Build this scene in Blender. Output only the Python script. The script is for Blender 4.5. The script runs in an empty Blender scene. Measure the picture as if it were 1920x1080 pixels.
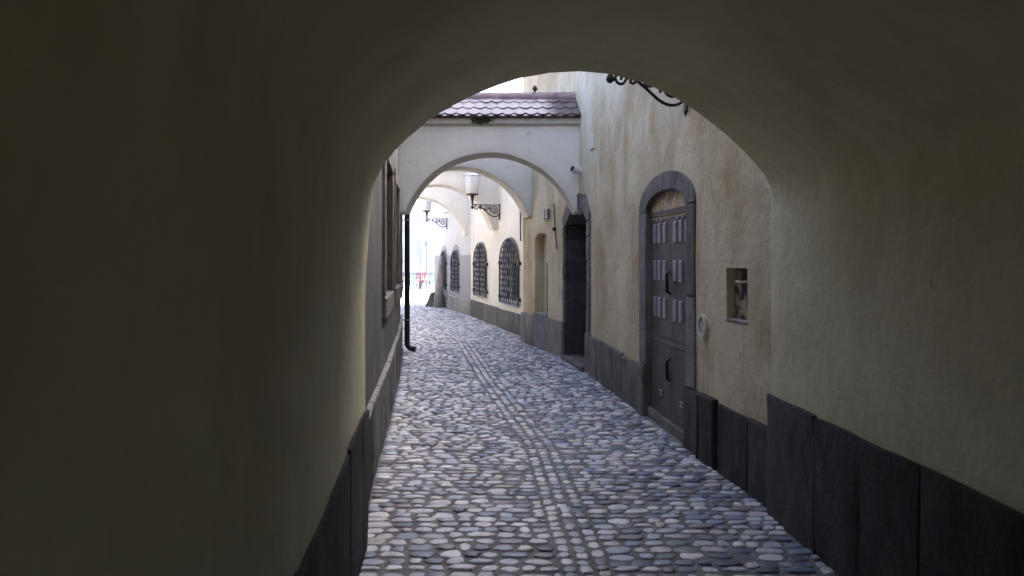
import bpy, bmesh, math, random
from mathutils import Vector, noise as mnoise
from mathutils.geometry import delaunay_2d_cdt
import numpy as np

random.seed(7)
scene = bpy.context.scene
C = scene.collection

# ---------------------------------------------------------------- camera, sky, sun, exposure
cam_d = bpy.data.cameras.new('camera')
cam = bpy.data.objects.new('camera', cam_d)
C.objects.link(cam)
cam.location = (0, 0, 1.6)
cam.rotation_euler = (math.radians(90), 0, 0)
cam_d.sensor_width = 36.0
cam_d.lens = 28.125
cam_d.shift_y = -56.0 / 1920.0
cam_d.clip_start = 0.02
cam_d.clip_end = 2000
scene.camera = cam
cam_d.dof.use_dof = True
cam_d.dof.focus_distance = 9.0
cam_d.dof.aperture_fstop = 2.8

SUN_EL = math.radians(45)
SUN_AZ = math.atan2(0.92, 0.39)          # compass-like: x = sin, y = cos
world = bpy.data.worlds.new('World')
scene.world = world
world.use_nodes = True
wn = world.node_tree.nodes
wl = world.node_tree.links
sky = wn.new('ShaderNodeTexSky')
sky.sky_type = 'NISHITA'
sky.sun_disc = False
sky.sun_elevation = SUN_EL
sky.sun_rotation = SUN_AZ
sky.air_density = 0.6
sky.dust_density = 6.0
sky.ozone_density = 1.0
wn['Background'].inputs['Strength'].default_value = 0.15
wl.new(sky.outputs[0], wn['Background'].inputs['Color'])

sun_d = bpy.data.lights.new('sun', 'SUN')
sun_d.energy = 0.5
sun_d.angle = math.radians(40)
sun_d.color = (1.0, 0.98, 0.95)
sun = bpy.data.objects.new('sun', sun_d)
C.objects.link(sun)
to_sun = Vector((math.sin(SUN_AZ) * math.cos(SUN_EL), math.cos(SUN_AZ) * math.cos(SUN_EL), math.sin(SUN_EL)))
sun.rotation_euler = to_sun.to_track_quat('Z', 'Y').to_euler()

vs = scene.view_settings
vs.view_transform = 'Standard'
vs.look = 'None'
vs.exposure = 3.45
vs.gamma = 1.0
vs.use_curve_mapping = False
scene.render.engine = 'CYCLES'
scene.cycles.use_denoising = True
scene.cycles.max_bounces = 10
scene.cycles.diffuse_bounces = 8
scene.cycles.glossy_bounces = 4

# ---------------------------------------------------------------- materials
def new_mat(name):
    m = bpy.data.materials.new(name)
    m.use_nodes = True
    nt = m.node_tree
    return m, nt, nt.nodes['Principled BSDF']

def rgb(c):
    return (c[0], c[1], c[2], 1.0)

def coords(nt, scale=(1, 1, 1)):
    tc = nt.nodes.new('ShaderNodeNewGeometry')
    mp = nt.nodes.new('ShaderNodeMapping')
    mp.inputs['Scale'].default_value = scale
    nt.links.new(tc.outputs['Position'], mp.inputs['Vector'])
    return mp.outputs['Vector']

def noise(nt, vec, scale, detail=4, rough=0.55):
    n = nt.nodes.new('ShaderNodeTexNoise')
    n.inputs['Scale'].default_value = scale
    n.inputs['Detail'].default_value = detail
    n.inputs['Roughness'].default_value = rough
    nt.links.new(vec, n.inputs['Vector'])
    return n.outputs['Fac']

def ramp(nt, fac, lo, hi, c0=(0, 0, 0), c1=(1, 1, 1)):
    r = nt.nodes.new('ShaderNodeValToRGB')
    r.color_ramp.elements[0].position = lo
    r.color_ramp.elements[1].position = hi
    r.color_ramp.elements[0].color = rgb(c0)
    r.color_ramp.elements[1].color = rgb(c1)
    nt.links.new(fac, r.inputs['Fac'])
    return r.outputs['Color']

def mix(nt, fac, a, b, blend='MIX'):
    m = nt.nodes.new('ShaderNodeMix')
    m.data_type = 'RGBA'
    m.blend_type = blend
    for sock, v in ((m.inputs[0], fac), (m.inputs[6], a), (m.inputs[7], b)):
        if isinstance(v, (tuple, list)):
            sock.default_value = rgb(v)
        elif isinstance(v, (int, float)):
            sock.default_value = v
        else:
            nt.links.new(v, sock)
    return m.outputs[2]

def bump(nt, bsdf, h, strength, dist, prev=None):
    b = nt.nodes.new('ShaderNodeBump')
    b.inputs['Strength'].default_value = strength
    b.inputs['Distance'].default_value = dist
    nt.links.new(h, b.inputs['Height'])
    if prev is not None:
        nt.links.new(prev, b.inputs['Normal'])
    nt.links.new(b.outputs['Normal'], bsdf.inputs['Normal'])
    return b.outputs['Normal']

def plaster(name, base, stain, pale, amount=0.6, streak=0.5, rough=0.9, grain=0.5, crack=0.0):
    m, nt, b = new_mat(name)
    v = coords(nt)
    warp = nt.nodes.new('ShaderNodeTexNoise')
    warp.inputs['Scale'].default_value = 1.7
    warp.inputs['Detail'].default_value = 4
    nt.links.new(v, warp.inputs['Vector'])
    wv = nt.nodes.new('ShaderNodeVectorMath')
    wv.operation = 'MULTIPLY_ADD'
    nt.links.new(warp.outputs['Color'], wv.inputs[0])
    wv.inputs[1].default_value = (.5, .5, .5)
    nt.links.new(v, wv.inputs[2])
    vw = wv.outputs[0]
    mp = nt.nodes.new('ShaderNodeMapping')
    mp.inputs['Scale'].default_value = (1, 1, .33)
    nt.links.new(vw, mp.inputs['Vector'])
    drip = mp.outputs[0]
    big = ramp(nt, noise(nt, vw, 0.8, 7, 0.62), 0.44, 0.66)
    col = mix(nt, mix(nt, amount, (0, 0, 0), big), base, stain)
    st = ramp(nt, noise(nt, drip, 1.9, 8, 0.68), 0.50, 0.72)
    col = mix(nt, mix(nt, streak, (0, 0, 0), st), col, stain)
    pl = ramp(nt, noise(nt, drip, 1.3, 7, 0.66), 0.52, 0.70)
    col = mix(nt, mix(nt, streak, (0, 0, 0), pl), col, pale)
    sp = ramp(nt, noise(nt, v, 23, 5, 0.7), 0.62, 0.74)
    col = mix(nt, mix(nt, 0.30, (0, 0, 0), sp), col, (stain[0] * .6, stain[1] * .58, stain[2] * .55))
    spk = ramp(nt, noise(nt, v, 7, 2, 0.5), 0.74, 0.77)
    col = mix(nt, mix(nt, 0.35, (0, 0, 0), spk), col, (stain[0] * .35, stain[1] * .33, stain[2] * .30))
    if crack:
        vo = nt.nodes.new('ShaderNodeTexVoronoi')
        vo.feature = 'DISTANCE_TO_EDGE'
        vo.inputs['Scale'].default_value = .55
        nt.links.new(vw, vo.inputs['Vector'])
        ck = ramp(nt, vo.outputs['Distance'], .0, .0035, (1, 1, 1), (0, 0, 0))
        gate = ramp(nt, noise(nt, v, .9, 2), .54, .60)
        ck = mix(nt, 1.0, ck, gate, 'MULTIPLY')
        col = mix(nt, mix(nt, crack, (0, 0, 0), ck), col, (stain[0] * .45, stain[1] * .43, stain[2] * .4))
    nt.links.new(col, b.inputs['Base Color'])
    b.inputs['Roughness'].default_value = rough
    b.inputs['Specular IOR Level'].default_value = 0.25
    n0 = bump(nt, b, noise(nt, vw, 2.6, 5, 0.55), 0.5 * grain, 0.05)
    n1 = bump(nt, b, noise(nt, v, 13, 6, 0.62), 0.4 * grain, 0.03, n0)
    bump(nt, b, noise(nt, v, 95, 4, 0.65), 0.6 * grain, 0.006, n1)
    return m

def stone(name, a, c, scale=7.0, rough=0.85, pit=0.6, streak=False):
    m, nt, b = new_mat(name)
    v = coords(nt)
    vs_ = coords(nt, (1, 1, 0.55)) if streak else v
    col = mix(nt, ramp(nt, noise(nt, vs_, scale * .45, 8, 0.72), 0.38, 0.62), a, c)
    pale = ramp(nt, noise(nt, vs_, scale * .8, 8, .75), .60, .72)
    col = mix(nt, mix(nt, .55, (0, 0, 0), pale), col, tuple(min(1, x * 2.5) for x in c))
    f = noise(nt, v, scale * 17, 5, 0.75)
    col = mix(nt, 0.8, col, mix(nt, ramp(nt, f, 0.38, 0.62), (.15, .15, .15), (.82, .81, .80)), 'OVERLAY')
    inf = nt.nodes.new('ShaderNodeObjectInfo')
    hv = nt.nodes.new('ShaderNodeMapRange')
    hv.inputs['To Min'].default_value = 0.72
    hv.inputs['To Max'].default_value = 1.25
    nt.links.new(inf.outputs['Random'], hv.inputs['Value'])
    h = nt.nodes.new('ShaderNodeHueSaturation')
    nt.links.new(hv.outputs[0], h.inputs['Value'])
    nt.links.new(col, h.inputs['Color'])
    nt.links.new(h.outputs[0], b.inputs['Base Color'])
    b.inputs['Roughness'].default_value = rough
    b.inputs['Specular IOR Level'].default_value = 0.3
    n1 = bump(nt, b, noise(nt, vs_, scale * 1.6, 8, 0.72), min(1, pit * 1.5), 0.045)
    bump(nt, b, f, pit, 0.008, n1)
    return m

def simple(name, base, rough=0.5, metal=0.0, var=0.25, scale=9.0, spec=0.5):
    m, nt, b = new_mat(name)
    v = coords(nt)
    n = noise(nt, v, scale, 5, 0.6)
    dark = tuple(x * (1 - var) for x in base)
    lite = tuple(min(1, x * (1 + var)) for x in base)
    nt.links.new(mix(nt, ramp(nt, n, .3, .7), dark, lite), b.inputs['Base Color'])
    rr = nt.nodes.new('ShaderNodeMapRange')
    rr.inputs['To Min'].default_value = max(0.05, rough - .1)
    rr.inputs['To Max'].default_value = min(1, rough + .12)
    nt.links.new(noise(nt, v, scale * 2.3, 4), rr.inputs['Value'])
    nt.links.new(rr.outputs[0], b.inputs['Roughness'])
    b.inputs['Metallic'].default_value = metal
    b.inputs['Specular IOR Level'].default_value = spec
    bump(nt, b, noise(nt, v, scale * 9, 3), 0.12, 0.004)
    return m

M = {}
M['passage'] = plaster('passage_plaster', (.62, .585, .41), (.45, .415, .265), (.68, .645, .48), .8, .6, grain=.55)
M['ochre'] = plaster('ochre_plaster', (.59, .535, .385), (.345, .255, .13), (.65, .60, .475), .8, .8, grain=1.0)
M['cream'] = plaster('cream_plaster', (.72, .69, .60), (.62, .56, .44), (.77, .745, .68), .5, .45, grain=.6)
M['white'] = plaster('white_plaster', (.52, .515, .505), (.45, .44, .42), (.56, .555, .545), .5, .4, grain=.4)
M['arch'] = plaster('arch_plaster', (.72, .68, .585), (.57, .52, .43), (.76, .73, .645), .55, .5, grain=.5, crack=.4)
M['dado'] = plaster('dado_paint', (.30, .30, .31), (.24, .24, .25), (.36, .36, .37), .5, .3, grain=.3)
M['render'] = plaster('grey_render', (.09, .087, .086), (.042, .040, .039), (.19, .185, .18), .6, .7, grain=.9)
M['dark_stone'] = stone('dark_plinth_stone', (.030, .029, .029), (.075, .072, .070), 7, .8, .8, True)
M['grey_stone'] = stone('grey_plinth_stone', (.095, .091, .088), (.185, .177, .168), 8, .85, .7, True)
M['pale_stone'] = stone('pale_plinth_stone', (.17, .163, .157), (.30, .287, .265), 8, .85, .5, True)
M['jamb'] = stone('jamb_stone', (.115, .111, .108), (.21, .202, .195), 9, .8, .6, True)
M['door_stone'] = stone('doorway_stone', (.06, .057, .055), (.11, .105, .10), 8, .85, .6)
M['reveal_stone'] = stone('window_stone', (.10, .091, .081), (.175, .163, .148), 9, .85, .5, True)
M['mortar'] = simple('mortar_ledge', (.22, .21, .20), .9, 0, .3, 14, .2)
M['cabinet'] = simple('cabinet_steel_paint', (.088, .079, .074), .6, 0.0, .3, 6, .35)
M['vent'] = simple('vent_cover_metal', (.20, .21, .23), .5, 0.1, .25, 30)
M['iron'] = simple('wrought_iron', (.012, .012, .013), .45, 0.3, .3, 20)
M['grille'] = simple('grille_iron', (.030, .034, .042), .38, 0.5, .3, 20)
M['pipe'] = simple('pipe_paint', (.010, .020, .022), .35, 0.2, .3, 8)
M['glass_lamp'] = simple('frosted_lamp_glass', (.62, .60, .565), .35, 0, .06, 14)
M['cap'] = simple('lamp_cap_metal', (.34, .38, .44), .35, .5, .15, 14)
M['ivory'] = simple('ivory_plastic', (.55, .52, .45), .5, 0, .1, 25)
M['white_metal'] = simple('white_paint_metal', (.62, .63, .65), .45, 0, .1, 25)
M['black'] = simple('black_paint', (.012, .012, .014), .5, 0, .3, 10)
M['slate'] = simple('slate_panel', (.155, .165, .19), .7, 0, .3, 5, .3)
M['board'] = simple('brown_shutter', (.30, .235, .15), .7, 0, .25, 6, .3)
M['pane'] = simple('dark_window_glass', (.02, .021, .024), .12, 0, .2, 6, .5)
M['ridge'] = simple('ridge_tile_clay', (.27, .175, .16), .5, 0, .3, 7, .4)
M['paving'] = simple('pale_square_paving', (.40, .39, .375), .8, 0, .12, 2, .3)
M['facade'] = plaster('far_facade', (.72, .71, .68), (.66, .64, .60), (.76, .75, .72), .4, .2, grain=.2)
M['facade_trim'] = simple('far_facade_trim', (.47, .47, .49), .8, 0, .1, 3)
M['far_glass'] = simple('far_window_glass', (.36, .38, .41), .5, 0, .1, 2)
M['teal'] = simple('teal_paint', (.012, .10, .14), .5, 0, .1, 8)
M['sky_blue'] = simple('light_blue_paint', (.05, .21, .28), .5, 0, .1, 8)
M['red'] = simple('red_paint', (.34, .014, .03), .5, 0, .1, 8)
M['pale_chair'] = simple('pale_grey_paint', (.55, .57, .60), .5, 0, .1, 8)
M['wood'] = simple('table_wood', (.13, .07, .03), .6, 0, .25, 8)
M['far_lamp'] = simple('blue_grey_lamp_paint', (.12, .15, .22), .5, 0, .1, 8)
M['white_block'] = simple('white_limestone', (.55, .55, .54), .8, 0, .08, 4, .3)

def tile_mat():
    m, nt, b = new_mat('glazed_roof_tile')
    inf = nt.nodes.new('ShaderNodeObjectInfo')
    v = coords(nt)
    c = mix(nt, inf.outputs['Random'], (.055, .045, .054), (.105, .076, .084))
    c = mix(nt, mix(nt, .4, (0, 0, 0), ramp(nt, noise(nt, v, 18, 4), .5, .75)), c, (.20, .17, .165))
    nt.links.new(c, b.inputs['Base Color'])
    b.inputs['Roughness'].default_value = .27
    b.inputs['Specular IOR Level'].default_value = .65
    bump(nt, b, noise(nt, v, 60, 3), .12, .004)
    return m
M['tile'] = tile_mat()

def cornice_mat():
    m = plaster('cornice_plaster', (.55, .53, .47), (.44, .41, .35), (.60, .58, .53), .5, .3, grain=.3)
    nt = m.node_tree
    b = nt.nodes['Principled BSDF']
    old = b.inputs['Base Color'].links[0].from_socket
    g = nt.nodes.new('ShaderNodeNewGeometry')
    mp = nt.nodes.new('ShaderNodeMapping')          # moss patch: an uneven ellipse on the cornice
    mp.inputs['Location'].default_value = (0.435 / .24, -11.7 / .6, -3.66 / .14)
    mp.inputs['Scale'].default_value = (1 / .24, 1 / .6, 1 / .14)
    nt.links.new(g.outputs['Position'], mp.inputs['Vector'])
    ln = nt.nodes.new('ShaderNodeVectorMath')
    ln.operation = 'LENGTH'
    nt.links.new(mp.outputs[0], ln.inputs[0])
    ad = nt.nodes.new('ShaderNodeMath')
    ad.operation = 'ADD'
    nt.links.new(ln.outputs['Value'], ad.inputs[0])
    sub = nt.nodes.new('ShaderNodeMath')
    sub.operation = 'MULTIPLY_ADD'
    nt.links.new(noise(nt, coords(nt), 16, 5, .7), sub.inputs[0])
    sub.inputs[1].default_value = 1.6
    sub.inputs[2].default_value = -.8
    nt.links.new(sub.outputs[0], ad.inputs[1])
    nt.links.new(mix(nt, ramp(nt, ad.outputs[0], .55, .95), (.035, .045, .014), old), b.inputs['Base Color'])
    return m
M['cornice'] = cornice_mat()

def niche_back_mat():
    m, nt, b = new_mat('niche_back_paint')
    v = coords(nt)
    f = ramp(nt, noise(nt, v, 7, 5, .6), .50, .56)
    c = mix(nt, f, (.028, .030, .040), (.34, .29, .20))
    c = mix(nt, mix(nt, .35, (0, 0, 0), ramp(nt, noise(nt, v, 30, 4), .55, .7)), c, (.12, .13, .15))
    nt.links.new(c, b.inputs['Base Color'])
    b.inputs['Roughness'].default_value = .7
    bump(nt, b, noise(nt, v, 40, 4), .4, .004)
    return m
M['niche_back'] = niche_back_mat()

def peel_mat():
    m, nt, b = new_mat('peeling_plaster')
    v = coords(nt)
    c = mix(nt, ramp(nt, noise(nt, v, 9, 6, .7), .48, .56), (.56, .45, .27), (.20, .185, .165))
    nt.links.new(c, b.inputs['Base Color'])
    b.inputs['Roughness'].default_value = .9
    bump(nt, b, noise(nt, v, 14, 6, .7), .7, .012)
    return m
M['peel'] = peel_mat()

def cobble_mat():
    m, nt, b = new_mat('river_cobble')
    at = nt.nodes.new('ShaderNodeAttribute')
    at.attribute_name = 'stone_col'
    inf = nt.nodes.new('ShaderNodeObjectInfo')
    v = coords(nt)
    col = mix(nt, 1.0, at.outputs['Color'], inf.outputs['Color'], 'MULTIPLY')
    n = noise(nt, v, 38, 6, .7)
    col = mix(nt, .55, col, mix(nt, ramp(nt, n, .3, .7), (.30, .30, .30), (.70, .70, .70)), 'OVERLAY')
    dirt = ramp(nt, noise(nt, v, 15, 6, .7), .50, .66)
    col = mix(nt, mix(nt, .5, (0, 0, 0), dirt), col, (.13, .125, .12))
    nt.links.new(col, b.inputs['Base Color'])
    rr = nt.nodes.new('ShaderNodeMapRange')
    rr.inputs['To Min'].default_value = .26
    rr.inputs['To Max'].default_value = .58
    nt.links.new(noise(nt, v, 21, 4), rr.inputs['Value'])
    nt.links.new(rr.outputs[0], b.inputs['Roughness'])
    b.inputs['Specular IOR Level'].default_value = .5
    bump(nt, b, noise(nt, v, 70, 5, .65), .35, .006)
    return m
M['cobble'] = cobble_mat()

def bed_mat():
    m, nt, b = new_mat('sandy_mortar_bed')
    v = coords(nt)
    c = mix(nt, ramp(nt, noise(nt, v, 3.0, 6, .65), .35, .65), (.10, .098, .098), (.20, .195, .19))
    c = mix(nt, .5, c, mix(nt, ramp(nt, noise(nt, v, 160, 3, .7), .35, .65), (.25, .25, .25), (.75, .74, .72)), 'OVERLAY')
    nt.links.new(c, b.inputs['Base Color'])
    b.inputs['Roughness'].default_value = .9
    n1 = bump(nt, b, noise(nt, v, 25, 5), .5, .02)
    bump(nt, b, noise(nt, v, 170, 3), .6, .004, n1)
    return m
M['bed'] = bed_mat()

# ---------------------------------------------------------------- object helpers
def mesh_obj(name, verts, faces, mat, parent=None, smooth=False):
    base = Vector(parent_origin(parent))
    me = bpy.data.meshes.new(name)
    me.from_pydata([Vector(v) - base for v in verts], [], faces)
    me.materials.append(M[mat] if isinstance(mat, str) else mat)
    if smooth:
        me.polygons.foreach_set('use_smooth', [True] * len(me.polygons))
    me.update()
    o = bpy.data.objects.new(name, me)
    C.objects.link(o)
    o.parent = parent
    return o

ORIG = {}
def parent_origin(p):
    if p is None:
        return (0, 0, 0)
    return ORIG.get(p.name, parent_origin(p.parent))

def thing(name, loc, label, cat, group=None):
    e = bpy.data.objects.new(name, None)
    C.objects.link(e)
    e.location = loc
    e.empty_display_size = 0.2
    ORIG[e.name] = tuple(loc)
    return tag(e, label, cat, group)

def tag(o, label, cat, group=None):
    o['label'] = label
    o['category'] = cat
    if group:
        o['group'] = group
    return o

def structure(o, label=None):
    o['kind'] = 'structure'
    if label:
        o['label'] = label
    return o

class MB:
    def __init__(s):
        s.v = []
        s.f = []
    def add(s, verts, faces):
        n = len(s.v)
        s.v += [tuple(v) for v in verts]
        s.f += [tuple(i + n for i in f) for f in faces]
    def box(s, a, b):
        (x0, y0, z0), (x1, y1, z1) = a, b
        s.add([(x0, y0, z0), (x1, y0, z0), (x1, y1, z0), (x0, y1, z0), (x0, y0, z1), (x1, y0, z1), (x1, y1, z1), (x0, y1, z1)],
              [(3, 2, 1, 0), (4, 5, 6, 7), (0, 1, 5, 4), (1, 2, 6, 5), (2, 3, 7, 6), (3, 0, 4, 7)])
    def tube(s, pts, r, n=8, caps=True):
        pts = [Vector(p) for p in pts]
        rr = r if isinstance(r, (list, tuple)) else [r] * len(pts)
        up = Vector((0.13, 0.21, 0.97))
        rings = []
        t0 = None
        for i, p in enumerate(pts):
            t = (pts[min(i + 1, len(pts) - 1)] - pts[max(i - 1, 0)]).normalized()
            if t0 is None:
                a = t.cross(up)
                if a.length < .2:
                    a = t.cross(Vector((1, 0, 0)))
                a.normalize()
            else:
                a = (a - t * a.dot(t)).normalized()
            t0 = t
            b = t.cross(a)
            rings.append([p + (a * math.cos(2 * math.pi * k / n) + b * math.sin(2 * math.pi * k / n)) * rr[i] for k in range(n)])
        vv = [q for ring in rings for q in ring]
        ff = []
        for i in range(len(pts) - 1):
            for k in range(n):
                ff.append((i * n + k, i * n + (k + 1) % n, (i + 1) * n + (k + 1) % n, (i + 1) * n + k))
        if caps:
            ff.append(tuple(range(n))[::-1])
            ff.append(tuple((len(pts) - 1) * n + k for k in range(n)))
        s.add(vv, ff)
    def lathe(s, c, prof, n=16):
        c = Vector(c)
        vv, ff = [], []
        for (r, z) in prof:
            for k in range(n):
                a = 2 * math.pi * k / n
                vv.append((c.x + r * math.cos(a), c.y + r * math.sin(a), c.z + z))
        for i in range(len(prof) - 1):
            for k in range(n):
                ff.append((i * n + k, i * n + (k + 1) % n, (i + 1) * n + (k + 1) % n, (i + 1) * n + k))
        ff.append(tuple(range(n))[::-1])
        ff.append(tuple((len(prof) - 1) * n + k for k in range(n)))
        s.add(vv, ff)
    def build(s, name, mat, parent=None, smooth=False):
        return mesh_obj(name, s.v, s.f, mat, parent, smooth)

def smooth_by_angle(o, deg=40):
    me = o.data
    me.polygons.foreach_set('use_smooth', [True] * len(me.polygons))
    me.set_sharp_from_angle(angle=math.radians(deg))

# ---------------------------------------------------------------- walls along a plan line
class Wall:
    """Plan polyline; side=+1: the street lies to the left of travel (towards -X when travelling +Y)."""
    def __init__(s, pts, side, amp=0.007, seed=0.0):
        s.p = [Vector((x, y)) for x, y in pts]
        s.side = side
        s.amp = amp
        s.seed = seed
        s.s = [0.0]
        for a, b in zip(s.p, s.p[1:]):
            s.s.append(s.s[-1] + (b - a).length)
        s.n = []
        for i in range(len(s.p)):
            d = (s.p[min(i + 1, len(s.p) - 1)] - s.p[max(i - 1, 0)]).normalized()
            s.n.append(Vector((-d.y, d.x)) * side)
        s.len = s.s[-1]
    def plan(s, t):
        t = max(0, min(t, s.len))
        for i in range(len(s.s) - 1):
            if t <= s.s[i + 1] or i == len(s.s) - 2:
                k = (t - s.s[i]) / (s.s[i + 1] - s.s[i])
                return s.p[i].lerp(s.p[i + 1], k), s.n[i].lerp(s.n[i + 1], k).normalized()
    def P(s, t, z, o=0.0, wob=1.0):
        p, n = s.plan(t)
        w = s.amp * wob * (mnoise.noise(Vector((t * .9, z * .9, s.seed))) * 1.2 + .45 * mnoise.noise(Vector((t * 3.1, z * 3.1, s.seed + 9))))
        q = p + n * (o + w)
        return Vector((q.x, q.y, z))
    def at(s, t, z, o=0.0):
        return s.P(t, z, o, 0.0)

def inside(poly, x, y):
    c = False
    j = len(poly) - 1
    for i in range(len(poly)):
        xi, yi = poly[i]
        xj, yj = poly[j]
        if (yi > y) != (yj > y) and x < (xj - xi) * (y - yi) / (yj - yi) + xi:
            c = not c
        j = i
    return c

def seg_dist(poly, x, y):
    best = 9
    q = Vector((x, y))
    for i in range(len(poly)):
        a = Vector(poly[i])
        b = Vector(poly[(i + 1) % len(poly)])
        d = b - a
        k = max(0, min(1, (q - a).dot(d) / max(d.length_squared, 1e-9)))
        best = min(best, (a + d * k - q).length)
    return best

def arch_outline(s0, s1, z0, zs, zt, n=14, power=2.0):
    """(s,z) outline: rectangle z0..zs, elliptical head zs..zt"""
    c, h = (s0 + s1) / 2, (s1 - s0) / 2
    out = [(s0, z0), (s1, z0), (s1, zs)]
    for k in range(1, n):
        a = math.pi * k / n
        ca, sa = math.cos(a), math.sin(a)
        out.append((c + h * math.copysign(abs(ca) ** (2 / power), ca), zs + (zt - zs) * abs(sa) ** (2 / power)))
    out.append((s0, zs))
    return out

def rect(s0, s1, z0, z1):
    return [(s0, z0), (s1, z0), (s1, z1), (s0, z1)]

def wall_mesh(name, W, s0, s1, z0, z1, holes, mat, parent, step=0.22):
    """plaster sheet with openings; holes = [(outline, depth)] and each gets its reveal"""
    def dens(poly):
        out = []
        for i in range(len(poly)):
            a, b = Vector(poly[i]), Vector(poly[(i + 1) % len(poly)])
            n = max(1, int((b - a).length / step))
            for k in range(n):
                q = a.lerp(b, k / n)
                out.append((q.x, q.y))
        return out
    outer = dens(rect(s0, s1, z0, z1))
    hs = [dens(h) for h, _ in holes]
    pts, edges = [], []
    for loop in [outer] + hs:
        b = len(pts)
        pts += loop
        edges += [(b + i, b + (i + 1) % len(loop)) for i in range(len(loop))]
    ns, nz = int((s1 - s0) / step), int((z1 - z0) / step)
    for i in range(1, ns):
        for j in range(1, nz):
            x = s0 + (s1 - s0) * i / ns
            y = z0 + (z1 - z0) * (j + .5 * (i % 2)) / nz
            if y > z1 - .08:
                continue
            if any(inside(h, x, y) or seg_dist(h, x, y) < .07 for h in hs):
                continue
            pts.append((x, y))
    r = delaunay_2d_cdt([Vector(p) for p in pts], edges, [], 0, 1e-5)
    V, F = r[0], r[2]
    faces = []
    for f in F:
        cx = sum(V[i].x for i in f) / len(f)
        cy = sum(V[i].y for i in f) / len(f)
        if any(inside(h, cx, cy) for h in hs):
            continue
        faces.append(tuple(f))
    mb = MB()
    mb.add([W.P(v.x, v.y) for v in V], faces)
    o = mb.build(name, mat, parent, True)
    for (h, depth), hh in zip(holes, hs):
        if depth <= 0:
            continue
        rv = MB()
        n = len(hh)
        rv.add([W.P(x, y) for x, y in hh] + [W.P(x, y, -depth) for x, y in hh],
               [(i, (i + 1) % n, n + (i + 1) % n, n + i) for i in range(n)])
        ro = rv.build('reveal', mat, parent, False)
    return o

def slab(name, W, s0, s1, z0, z1, o0, o1, mat, parent, bev=.012, jit=.004, seed=None, tilt=0.0):
    """one dressed stone set on a wall: uneven front face, worn arrises"""
    rnd = random.Random(seed if seed is not None else random.random())
    ns = max(2, min(5, int((s1 - s0) / .25) + 1))
    nz = max(2, min(4, int((z1 - z0) / .25) + 1))
    mb = MB()
    grid = []
    for j in range(nz + 1):
        for i in range(ns + 1):
            t = s0 + bev + (s1 - s0 - 2 * bev) * i / ns
            z = z0 + bev + (z1 - z0 - 2 * bev) * j / nz
            edge = i in (0, ns) or j in (0, nz)
            jj = rnd.uniform(-jit, jit)
            if j == nz:
                z += rnd.uniform(-jit * 1.5, jit * .5)
            mb.v.append(tuple(W.at(t, z, o1 + jj + tilt * (z - z0))))
    for j in range(nz):
        for i in range(ns):
            a = j * (ns + 1) + i
            mb.f.append((a, a + 1, a + ns + 2, a + ns + 1))
    ring = [(i, 0) for i in range(ns)] + [(ns, j) for j in range(nz)] + [(i, nz) for i in range(ns, 0, -1)] + [(0, j) for j in range(nz, 0, -1)]
    base = len(mb.v)
    for (i, j) in ring:
        t = s0 + (s1 - s0) * i / ns + rnd.uniform(-jit, jit) * .4
        z = z0 + (z1 - z0) * j / nz + (rnd.uniform(-jit * 1.4, jit * .4) if j == nz else 0)
        mb.v.append(tuple(W.at(t, z, o1 - bev + tilt * (z - z0))))
    back = len(mb.v)
    for (i, j) in ring:
        mb.v.append(tuple(W.at(s0 + (s1 - s0) * i / ns, z0 + (z1 - z0) * j / nz, o0)))
    m = len(ring)
    for k in range(m):
        k2 = (k + 1) % m
        g0 = ring[k][1] * (ns + 1) + ring[k][0]
        g1 = ring[k2][1] * (ns + 1) + ring[k2][0]
        mb.f.append((g0, base + k, base + k2, g1))
        mb.f.append((base + k, back + k, back + k2, base + k2))
    o = mb.build(name, mat, parent, False)
    smooth_by_angle(o, 33)
    return o

def fit(W, poly, o0, o1, name, mat, parent, mb=None):
    """extrude an (s,z) outline from depth o0 to o1"""
    own = mb is None
    mb = mb or MB()
    n = len(poly)
    mb.add([W.at(x, z, o0) for x, z in poly] + [W.at(x, z, o1) for x, z in poly],
           [tuple(range(n))[::-1], tuple(range(n, 2 * n))] + [(i, (i + 1) % n, n + (i + 1) % n, n + i) for i in range(n)])
    if own:
        return mb.build(name, mat, parent)

def arc_band(s0, s1, zs, zo, si0, si1, zi, a0, a1, n=5, zsi=None):
    """a voussoir: outer ellipse (s0,s1,zs..zo) to inner ellipse (si0,si1,zs..zi) between angles"""
    zsi = zs if zsi is None else zsi
    c, h = (s0 + s1) / 2, (s1 - s0) / 2
    ci, hi = (si0 + si1) / 2, (si1 - si0) / 2
    out = []
    for k in range(n + 1):
        a = a0 + (a1 - a0) * k / n
        out.append((c + h * math.cos(a), zs + (zo - zs) * math.sin(a)))
    for k in range(n, -1, -1):
        a = a0 + (a1 - a0) * k / n
        out.append((ci + hi * math.cos(a), zsi + (zi - zsi) * math.sin(a)))
    return out

# plan lines (plaster faces)
def offs(P, o):
    out = []
    for i, (x, y) in enumerate(P):
        a, b = P[max(i - 1, 0)], P[min(i + 1, len(P) - 1)]
        dx, dy = b[0] - a[0], b[1] - a[1]
        l = math.hypot(dx, dy)
        out.append((x + dy / l * o, y - dx / l * o))
    return out
R1 = [(1.625, 5.02), (1.50, 6.2), (1.345, 7.9), (1.04, 11.1), (.86, 12.5), (.62, 13.6), (.17, 15.3)]
R3 = [(.43, 15.3), (-1.13, 22.0), (-2.2, 26.0), (-2.75, 28.0)]
L1 = [(-.86, 4.55), (-1.0, 5.88), (-1.19, 7.82), (-1.52, 10.9), (-1.9, 13.95), (-2.3, 15.5), (-4.9, 27.0)]
WA = Wall(offs(R1, .04), +1, .008, 1)
WB = Wall(offs(R3, .04), +1, .006, 2)
WL = Wall(offs(L1, -.04), -1, .006, 3)

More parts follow.
